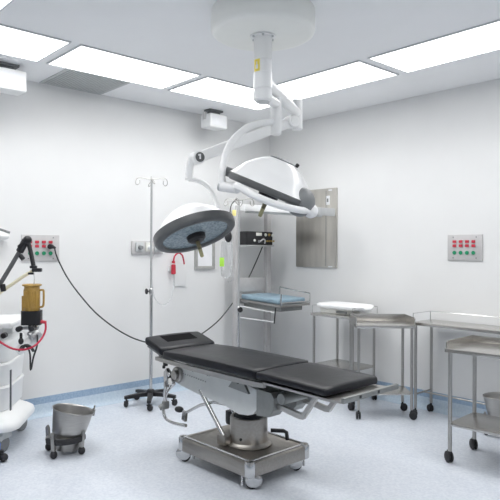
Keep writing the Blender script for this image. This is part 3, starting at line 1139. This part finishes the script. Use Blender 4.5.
def iv_pole(loc, top, label, rot, rad=.26, knob=1.05, kd=-RT0 * .8 - FW * .5):
    x, y = loc
    t = thing('iv_pole', label, 'IV pole', (x, y, 0), rot, 'IV poles')
    fr = WM[t]
    for k in range(5):
        a = 2 * PI * k / 5
        b = MB()
        q = Matrix.Rotation(a, 4, 'Z')
        b.rings([[q @ V((r, sy * w, z + sz * h)) for sy, sz in ((-1, -1), (1, -1), (1, 1), (-1, 1))]
                 for r, w, z, h in ((.02, .026, .105, .020), (rad * .5, .022, .103, .017), (rad + .02, .018, .088, .014))])
        lg = b.build('base_leg', M['black'], t, fr)
        pos = q @ V((rad, 0, 0))
        bb = MB()
        mx = fr @ Matrix.Translation(pos) @ Matrix.Rotation(a + 1.0, 4, 'Z')
        r, w = .030, .030
        bb.lathe([(.007, .05), (.007, .085)], mx, 10)
        bb.box((.006, 0, .054), (.05, .03, .014), .004, mx=mx)
        bb.lathe([(.004, -w / 2), (r * .8, -w / 2), (r, -w * .25), (r, w * .25), (r * .8, w / 2), (.004, w / 2)],
                 mx @ Matrix.Translation((.012, 0, r)) @ Matrix.Rotation(PI / 2, 4, 'X'), 20)
        bb.build('caster', M['rubber'], lg)
    MB().lathe([(.045, .085), (.045, .125), (.034, .145), (.020, .15)], None, 24).build('base_hub', M['black'], t, fr)
    MB().lathe([(.0155, .14), (.0155, knob)], None, 18).build('outer_tube', M['chrome'], t, fr)
    MB().lathe([(.011, knob - .02), (.011, top)], None, 14).build('inner_tube', M['alu'], t, fr)
    b = MB()
    b.lathe([(.021, knob - .03), (.021, knob + .02), (.013, knob + .03)], None, 18)
    cl = b.build('clamp_collar', M['alu'], t, fr)
    b = MB()
    q = Matrix.Rotation(-.6 - YAW, 4, 'Z')
    dk = (fr.inverted().to_3x3() @ kd).normalized()
    b.cyl(V((0, 0, knob)) + dk * .015, V((0, 0, knob)) + dk * .04, .007, n=10)
    b.cyl(V((0, 0, knob)) + dk * .04, V((0, 0, knob)) + dk * .055, .028, n=18, bev=.004)
    b.build('clamp_knob', M['black'], cl, fr)
    for k in range(4):
        q = Matrix.Rotation(PI / 2 * k + .35, 4, 'Z')
        b = MB()
        b.tube([q @ V(p) for p in ((0, 0, top - .01), (.06, 0, top + .0), (.125, 0, top + .005), (.150, 0, top - .02), (.150, .02, top - .055), (.13, .035, top - .065),
                                   (.112, .03, top - .045), (.115, .012, top - .02))], .0038, 8, smooth=4)
        b.build('hook', M['steel'], t, fr)
    return t


iv_pole((.305, -1.888), 2.195, 'tall IV pole on a black five-legged base in front of the left wall', .62, rad=.235, knob=1.10)
iv_pole((.70, -1.105), 2.015, 'IV pole beside the infant warmer, its lower end behind the operating table', .25, rad=.24, knob=.905, kd=RT0 * .35 - FW * .9)

# IV bag and cuff bulb hanging by pole 2
t = thing('infusion_bag', 'clear infusion bag with a lime green label hanging by the infant warmer', 'infusion bag', at(228, 242, 6.30))
b = MB()
c = at(226.5, 258, 6.28)
fr = frame_from_z(c, V((0, 0, 1)), RT0)
b.rings([[fr @ V((sx * w, sy * h, z)) for sx, sy in ((-1, 0), (-.6, -1), (.6, -1), (1, 0), (.6, 1), (-.6, 1))] for z, w, h in
         ((-.20, .025, .008), (-.18, .05, .018), (-.10, .062, .03), (.05, .06, .024), (.14, .055, .010), (.165, .05, .004))])
b.build('bag', M['clear'], t)
MB().box((-.045, -.031, -.04), (.045, .003, .09), .001, mx=fr).build('bag_label', M['lime'], t)
b = MB()
b.tube([fr @ V((0, 0, -.19)), fr @ V((.02, 0, -.235)), fr @ V((.06, .0, -.225)), fr @ V((.07, 0, -.18)), fr @ V((.055, -.02, -.12)), fr @ V((.06, -.02, .02)), fr @ V((.05, 0, .17))], .006, 8, smooth=5)
b.build('drip_line', M['clear'], t)
b = MB()
b.tube([fr @ V((0, 0, .165)), fr @ V((.04, .02, .26)), fr @ V((.12, .05, .53))], .003, 8, smooth=4)
b.build('hanger', M['clear'], t)
t = thing('pressure_bulb', 'small black rubber bulb hanging beside the rim of the smaller lamp', 'pressure bulb', at(228.5, 237, 6.2))
MB().ball(at(228.3, 236.5, 6.2), .058, (.62, .62, 1)).build('bulb', M['rubber'], t)
MB().tube([at(228.5, 231, 6.2), at(229.5, 222, 6.25), at(231, 206, 6.30), at(236.4, 199, 6.33)], .005, 8, smooth=4).build('bulb_hose', M['rubber'], t)
tag(MB().box((0, 0, 0), (.04, .02, .06), .006, mx=Matrix.Translation(at(234.2, 213, 6.29)) @ Matrix.Rotation(YAW - PI / 2, 4, 'Z')).build('pole_tag', M['yellow']),
    'small yellow tag on the IV pole beside the infant warmer', 'tag')

# ------------------------------------------------------------------ steel tables


def steel_table(name, label, cat, loc, rz, W, D, Ht, lips=(), lip=.06, shelf=None, shelf_th=.02, over=.015, leg=.013, rail=None, brace=False, group=None, cr=.033):
    t = thing(name, label, cat, (*loc, 0), rz, group)
    fr = WM[t]
    b = MB()
    b.box((0, 0, Ht - .014), (W + 2 * over, D + 2 * over, .028), .004)
    b.build('table_top', M['steel_flat'], t, fr)
    if lips:
        b = MB()
        w, d = W / 2 + over, D / 2 + over
        if 'back' in lips:
            b.box((0, d - .004, Ht + lip / 2), (2 * w, .008, lip), .0015)
        for sd, sx in (('left', -1), ('right', 1)):
            if sd in lips:
                b.prism([(-d * .90, Ht), (d - .008, Ht), (d - .008, Ht + lip), (-d * .80, Ht + lip), (-d * .90, Ht + lip * .85)], -.004, .004,
                        Matrix.Translation((sx * (w - .004), 0, 0)) @ Matrix(((0, 0, 1, 0), (1, 0, 0, 0), (0, 1, 0, 0), (0, 0, 0, 1))))
        b.build('raised_lip', M['steel_flat'], t, fr)
    for sx in (-1, 1):
        for sy in (-1, 1):
            x, y = sx * (W / 2 - leg), sy * (D / 2 - leg)
            lg = MB().cyl((x, y, .085), (x, y, Ht - .028), leg, n=16).build('leg', M['steel'], t, fr)
            mx = fr @ Matrix.Translation((x, y, 0)) @ Matrix.Rotation(random.uniform(-.9, .9) + (PI if sx < 0 else 0) - rz, 4, 'Z')
            r, w2_ = cr, .034
            bb = MB()
            bb.lathe([(.009, r * 1.5), (.009, .09)], mx, 10)
            bb.box((.008, 0, r * 1.85), (r * 1.4, .016, r * .5), .005, mx=mx)
            for sw in (-1, 1):
                bb.lathe([(.004, -.008), (r * .85, -.008), (r, -.004), (r, .004), (r * .85, .008), (.004, .008)],
                         mx @ Matrix.Translation((.014, sw * .012, r)) @ Matrix.Rotation(PI / 2, 4, 'X'), 20)
            bb.build('caster', M['rubber'], lg)
    if shelf:
        MB().box((0, 0, shelf), (W - .01, D - .01, shelf_th), .004).build('lower_shelf', M['steel_flat'], t, fr)
    if brace:
        b = MB()
        for sx in (-1, 1):
            b.tube([V((sx * (W / 2 - leg), -D / 2 + leg, brace)), V((sx * (W / 2 - leg), D / 2 - leg, brace))], .008, 10)
        b.tube([V((-W / 2 + leg, 0, brace)), V((W / 2 - leg, 0, brace))], .008, 10)
        b.build('brace', M['steel'], t, fr)
    if rail:
        b = MB()
        w, d = W / 2 + over - .006, D / 2 + over - .006
        z = Ht + rail
        b.tube([V((-w, -d * .9, Ht)), V((-w, -d * .9, z)), V((-w, d, z)), V((w, d, z)), V((w, -d * .9, z)), V((w, -d * .9, Ht))], .0035, 8)
        for k in range(3 if W > .8 else 2):
            x = -w + (2 * w) * k / (2 if W > .8 else 1)
            b.tube([V((x, d, Ht)), V((x, d, z))], .0035, 8)
        b.build('guard_rail', M['chrome'], t, fr)
    return t


GT = 'steel instrument tables on casters'
steel_table('trolley_table', 'steel two-shelf trolley against the right wall carrying a white scale', 'trolley', (1.39, -.285), 0, .50, .40, .865,
            rail=.075, shelf=.335, group=GT)
a2 = math.atan2(.351, .306)
steel_table('instrument_table', 'middle steel tray table with a raised back lip beyond the foot of the operating table', 'instrument table',
            (2.005, -.505), a2, .50, .32, .842, lips=('back', 'right', 'left'), lip=.065, shelf=.225, shelf_th=.016, group=GT)
steel_table('side_table', 'long steel table with a thin guard rail standing along the right wall', 'table', (2.92, -.20), 0, 1.36, .29, .862,
            rail=.075, brace=.21, group=GT)
steel_table('instrument_table', 'nearest steel tray table cut by the right picture edge', 'instrument table', (3.43, -.945), .045, .80, .42, .815,
            lips=('back', 'left'), lip=.05, shelf=.275, group=GT, cr=.04, leg=.0145)

# baby scale on trolley
sc_ = thing('baby_scale', 'white tray scale lying on the two-shelf steel trolley', 'scale', (1.39, -.285, .865))
b = MB()
L2, W2 = .285, .165
rg = []
for z, k in ((.055, .72), (.050, .90), (.062, 1.0), (.080, 1.03), (.088, 1.02), (.096, .97), (.101, .84), (.104, .60), (.105, .2)):
    rg.append([V((1.405 + x * k, -.285 + y * k, .865 + z + .028 * (x / L2) ** 2 * 0 - .02 * (x / L2 > .99))) for x, y in rrect(-L2, -W2, L2, W2, .11, 6)])
b.rings(rg)
b.build('weighing_tray', M['white'], sc_)
MB().box((1.35, -.285, .865 + .026), (.34, .24, .052), .012).build('scale_base', M['cream'], sc_)
MB().box((1.46, -.411, .865 + .022), (.13, .014, .022), .004).build('scale_display', M['midgrey'], sc_)

# ------------------------------------------------------------------ kick buckets


def kick_bucket(loc, label, ang, tilt_v):
    t = thing('kick_bucket', label, 'bucket', (*loc, 0), ang, 'steel kick buckets')
    fr = WM[t]
    b = MB()
    b.tube([V((.134 * math.cos(2 * PI * k / 28), .134 * math.sin(2 * PI * k / 28), .112)) for k in range(28)], .008, 8, closed=True)
    b.build('ring_frame', M['steel'], t, fr)
    b = MB()
    prof = [(.136, .098), (.150, .098), (.154, .104), (.154, .132), (.150, .138), (.136, .138)]
    n = 20
    a0, a1 = -1.25, 1.05
    b.rings([[V((r * math.cos(a0 + (a1 - a0) * k / n), r * math.sin(a0 + (a1 - a0) * k / n), z)) for r, z in prof] for k in range(n + 1)])
    b.build('bumper', M['rubber'], t, fr)
    for k in range(4):
        a = PI / 4 + PI / 2 * k
        q = Matrix.Rotation(a, 4, 'Z')
        b = MB()
        b.tube([q @ V((.134, 0, .112)), q @ V((.146, 0, .085)), q @ V((.140, 0, .055))], .008, 8)
        b.prism([(.128, .055), (.152, .055), (.160, .175), (.150, .19), (.140, .17)], -.014, .014, q @ Matrix.Rotation(PI / 2, 4, 'X'), .003)
        lg = b.build('support_leg', M['steel'], t, fr)
        MB().ball(q @ V((.140, 0, .029)), .029, (1, .9, 1), n=18).build('ball_caster', M['rubber'], lg, fr)
    tl = Matrix.Translation((0, 0, .026)) @ Matrix.Rotation(tilt_v[2], 4, V((tilt_v[0], tilt_v[1], 0)))
    b = MB()
    b.lathe([(.004, .004), (.090, .004), (.098, .012), (.123, .15), (.147, .285), (.153, .289), (.155, .294), (.152, .298), (.147, .294), (.144, .285), (.120, .15), (.094, .016), (.004, .009)], tl, 48)
    bk = b.build('bucket', M['steel'], t, fr, sharp=60)
    b = MB()
    for sx in (1,):
        b.box((0, sx * .154, .285), (.04, .016, .05), .005, mx=tl)
        b.cyl(tl @ V((0, sx * .154, .30)), tl @ V((0, sx * .154, .335)), .006, n=10)
    b.build_each('bail_ear', M['steel'], bk, fr)
    return t


ca = math.atan2(-FW.y, -FW.x)
kick_bucket((1.045, -3.105), 'steel kick bucket with black bumper on the floor beside the white anaesthesia machine', ca + .5,
            (-.98, .2, math.radians(11.5)))
kick_bucket((3.03, -.253), 'steel kick bucket at the right picture edge, seen behind the nearest tray table', ca - .9, (1, 0, math.radians(3)))

# ------------------------------------------------------------------ anaesthesia machine (left edge)
AO = EYE + RT0 * -2.133 + FW * 4.64
AO.z = 0
aphi = math.atan2(RT0.y, RT0.x) + .12
am = thing('anaesthesia_machine', 'white anaesthesia machine with drawers at the left picture edge', 'anaesthesia machine', AO, aphi)
af = WM[am]       # local x = right (edge seen), local y = away from the viewer


def aloc(px, py, d):
    return af.inverted() @ at(px, py, d)


XR, XL, YF, YB = .30, -.30, -.30, .30


def arr(i, r):
    return rrect(XL + i, YF + i, XR - i, YB - i, r, 6)


b = MB()
b.rings([[V((x, y, z)) for x, y in rrect(XL - .06 + i, YF - .07 + i, XR + .085 - i, YB + .02 - i, .13, 7)] for z, i in
         ((.165, .03), (.165, 0), (.185, -.004), (.215, .004), (.238, .03), (.268, .075), (.288, .095))])
b.build('base_skirt', M['white'], am, af)
DR = []
z = .288
for k, (hh, bul) in enumerate(((.19, .0), (.175, .0), (.165, .0))):
    b = MB()
    b.rings([[V((x, y, zz)) for x, y in rrect(XL + .03 + i, YF + .035 + i, XR - .01 - i, YB - .02 - i, .10, 6)] for zz, i in
             ((z, .006), (z + .005, 0), (z + hh - .035, -.006 - .004 * k), (z + hh - .016, -.014), (z + hh - .004, -.010), (z + hh, .004))])
    dr = b.build('drawer', M['white'], am, af)
    MB().box((.05, YF + .016, z + hh - .05), (.26, .014, .02), .006).build('drawer_handle', M['vent'], dr, af)
    z += hh
q = aloc(2.2, 385, 4.4)
MB().box((q.x, YF + .012, .46), (.010, .024, .30), .003).build('drawer_lock_bar', M['rim'], am, af)
b = MB()
b.box((-.03, .05, .855), (.46, .42, .10), .012)
b.build('upper_body', M['vent'], am, af)
MB().box((.02, .02, .935), (.62, .60, .045), .018, seg=3).build('work_top', M['white'], am, af)
MB().box((-.01, YF + .0, .895), (.58, .03, .05), .008).build('front_rail', M['alu'], am, af)
for px, py in ((18, 329.5), (3, 336), (31, 329)):
    p = aloc(px, py, 4.52)
    b = MB()
    b.cyl(p, p + V((0, .06, 0)), .020, n=18, bev=.004)
    b.build('control_knob', M['black'], am, af)
p = aloc(21, 337, 4.53)
b = MB()
b.cyl(p + V((0, 0, .03)), p + V((0, 0, -.02)), .010, n=12)
b.ball(p + V((0, 0, -.03)), .019, (1, 1, 1.3))
b.build('valve_lever', M['black'], am, af)
b = MB()
b.cyl(aloc(17, 352, 4.6), aloc(37, 336, 4.66), .036, n=24, bev=.008)
b.build('absorber_arm', M['white'], am, af)
b = MB()
b.cyl(aloc(30, 338, 4.62), aloc(39, 331.5, 4.66), .044, n=24, bev=.008)
b.build('absorber_neck', M['alu'], am, af)
b = MB()
p = aloc(35, 332, 4.64)
b.cyl(p, p + V((0, 0, .06)), .018, n=16)
b.build('absorber_fitting', M['ivory'], am, af)
# canister socket
b = MB()
p = aloc(31.8, 324.5, 4.65)
pb = p
b.prism(rrect(-.070, -.062, .070, .062, .03, 4), p.z, p.z + .105, Matrix.Translation((p.x, p.y, 0)), .008)
b.box((p.x + .01, p.y, p.z - .012), (.06, .06, .03), .006)
b.build('canister_socket', M['black'], am, af)
MB().box((p.x - .03, p.y, p.z - .025), (.16, .05, .02), .004).build('canister_bracket', M['alu'], am, af)
b = MB()
q = aloc(41, 321.5, 4.6)
b.cyl(q, aloc(46, 322.5, 4.6), .012, n=12)
b.build('hose_connector', M['red'], am, af)
pts = [(45.5, 322, 4.6), (45.5, 330, 4.58), (42, 338, 4.54), (35, 345.5, 4.48), (25, 349.5, 4.46), (14, 349, 4.46), (5, 345, 4.46), (-4, 339, 4.47), (-14, 331, 4.5)]
MB().tube([aloc(*q) for q in pts], .0075, 10, smooth=5).build('red_hose', M['redhose'], am, af)
pts = [(19, 351, 4.52), (22, 346, 4.49), (27, 347, 4.49), (30, 354, 4.52), (30.7, 370, 4.55), (33.5, 357, 4.55), (37, 346, 4.57), (37.5, 335, 4.6)]
MB().tube([aloc(*q) for q in pts], .0065, 8, smooth=5).build('black_hose', M['rubber'], am, af)
b = MB()
for o_ in (0, .018):
    b.tube([aloc(21 + o_ * 60, 350, 4.5), aloc(25 + o_ * 60, 345, 4.47), aloc(30 + o_ * 60, 347, 4.49), aloc(33 + o_ * 50, 351, 4.53)], .008, 8, smooth=4)
b.build('coiled_hose', M['cable'], am, af)
# support arm
b = MB()
b.tube([aloc(-12, 303, 4.6), aloc(2, 281, 4.6), aloc(14, 261, 4.6), aloc(24, 244, 4.6)], .0165, 12)
arm1 = b.build('hose_arm', M['rim'], am, af)
b = MB()
b.cyl(aloc(19.5, 252, 4.6), aloc(26, 240, 4.6), .028, n=16, bev=.005)
b.ball(aloc(27.5, 240, 4.6), .032)
b.cyl(aloc(18.5, 247, 4.58), aloc(24, 242, 4.58), .012, n=10)
b.cyl(aloc(20, 255, 4.58), aloc(23.5, 259.5, 4.58), .017, n=12, bev=.004)
b.build('arm_clamp', M['black'], arm1, af)
MB().tube([aloc(28, 241, 4.6), aloc(31, 253, 4.59), aloc(33.5, 266, 4.58)], .016, 12).build('arm_tip', M['black'], arm1, af)
b = MB()
p = aloc(37, 270, 4.58)
b.box((p.x, p.y, p.z), (.07, .04, .028), .008, mx=None)
p = aloc(31, 273.5, 4.58)
b.box((p.x, p.y, p.z), (.04, .03, .016), .005)
p = aloc(33.5, 267, 4.58)
b.box((p.x, p.y, p.z), (.05, .03, .02), .005)
b.build('hose_clip', M['black'], arm1, af)
MB().cyl(aloc(2.5, 284, 4.58), aloc(3.5, 291.5, 4.58), .02, n=12, bev=.004).build('arm_knob', M['black'], arm1, af)
pts = [(-14, 304, 4.6), (0, 292.5, 4.6), (14, 283, 4.6), (24, 276, 4.59), (32, 271.5, 4.58)]
MB().tube([aloc(*q) for q in pts], .0125, 10, smooth=4).build('breathing_hose', M['ivory'], am, af)
MB().tube([aloc(33, 272, 4.58), aloc(34.3, 277, 4.59), aloc(34, 285, 4.62)], .0045, 8, smooth=4).build('sampling_line', M['clear'], am, af)
# mast that carries the arm
b = MB()
mq = aloc(-12, 303, 4.6)
b.cyl((mq.x, mq.y, .95), (mq.x, mq.y, mq.z + .03), .02, n=16)
b.build('arm_mast', M['alu'], am, af)
for sx in (XL + .05, XR - .03):
    for sy in (YF + .03, YB - .04):
        mx = af @ Matrix.Translation((sx, sy, 0)) @ Matrix.Rotation(1.15, 4, 'Z')
        b = MB()
        b.box((.0, 0, .135), (.09, .075, .075), .015, mx=mx)
        b.prism([(-.07, .13), (.06, .13), (.055, .10), (.0, .115), (-.055, .09)], -.032, .032, mx @ Matrix.Rotation(PI / 2, 4, 'X'), .006)
        cs = b.build('caster', M['vent'], am)
        b = MB()
        for sw in (-.014, .014):
            b.lathe([(.004, -.011), (.05, -.011), (.060, -.006), (.060, .006), (.05, .011), (.004, .011)],
                    mx @ Matrix.Translation((-.01, sw, .060)) @ Matrix.Rotation(PI / 2, 4, 'X'), 26)
        b.build('wheel', M['midgrey'], cs)

# amber canister standing in the socket
cpos = af @ V((pb.x, pb.y, pb.z + .105))
ac_ = thing('amber_canister', 'amber plastic canister with a side handle on top of the anaesthesia machine', 'canister', cpos, aphi)
f3 = WM[ac_]
b = MB()
b.lathe([(.056, .0), (.058, .006), (.060, .15), (.058, .158), (.056, .166), (.056, .180), (.070, .184), (.072, .190), (.068, .196), (.060, .192), (.052, .184), (.050, .03), (.004, .02)], None, 40)
b.build('jar', M['amber'], ac_, f3)
b = MB()
b.tube([V((.052, -.01, .150)), V((.078, -.012, .153)), V((.087, -.012, .14)), V((.087, -.012, .05)), V((.078, -.012, .028)), V((.054, -.01, .026))], .008, 10, smooth=3)
b.build('handle', M['amber'], ac_, f3)
b = MB()
for k in range(9):
    a = -PI / 2 - .9 + .2 * k
    b.cyl((.0595 * math.cos(a), .0595 * math.sin(a), .02), (.0605 * math.cos(a), .0605 * math.sin(a), .145), .0035, n=8)
b.cyl((-.060, -.015, .0), (-.060, -.015, .11), .010, n=10)
b.build('ribs', M['amber'], ac_, f3)

# stand-in for an unidentified blue item by the machine, at the very edge
p = at(-9, 456, 4.40)
t = thing('foot_stand', 'low black footed stand with a blue sleeve just inside the left picture edge', 'stand', (p.x, p.y, 0))
fr = Matrix.Translation((p.x, p.y, 0)) @ Matrix.Rotation(aphi, 4, 'Z')
MB().lathe([(.055, .07), (.062, .075), (.062, .125), (.055, .13)], fr, 24).build('sleeve', M['blue'], t)
for k in range(5):
    a = aphi + .05 + 2 * PI * k / 5
    q = Matrix.Translation((p.x, p.y, 0)) @ Matrix.Rotation(a, 4, 'Z')
    b = MB()
    b.rings([[q @ V((r, sy * w, z + sz * h)) for sy, sz in ((-1, -1), (1, -1), (1, 1), (-1, 1))] for r, w, z, h in ((.03, .02, .085, .012), (.085, .012, .068, .010))])
    lg = b.build('foot_leg', M['black'], t)
    MB().ball(q @ V((.085, 0, .030)), .030, n=16).build('foot_caster', M['rubber'], lg)

# stand-in hook for an unidentified fixture at the left edge of the left wall
pw = V((0, -3.235, 1.70))
t = thing('wall_hook', 'white rounded hook fixture on the left wall at the left picture edge', 'wall fixture', pw)
MB().box((.012, -3.23, 1.62), (.024, .10, .09), .008).build('hook_plate', M['white'], t)
MB().ball((.07, -3.225, 1.615), .05, (1, 1.2, .7)).build('hook_knob', M['white'], t)
MB().tube([V((.02, -3.26, 1.66)), V((.08, -3.25, 1.672)), V((.10, -3.17, 1.645))], .010, 10, smooth=4).build('hook_arm', M['midgrey'], t)

# ------------------------------------------------------------------ world + view
w = bpy.data.worlds.new('world')
SC.world = w
w.use_nodes = True
bgn = w.node_tree.nodes['Background']
bgn.inputs[0].default_value = (.8, .85, .9, 1)
bgn.inputs[1].default_value = .2
SC.view_settings.view_transform = 'Standard'
SC.view_settings.look = 'None'
SC.view_settings.exposure = 0.0
SC.view_settings.gamma = 1
SC.view_settings.use_curve_mapping = False
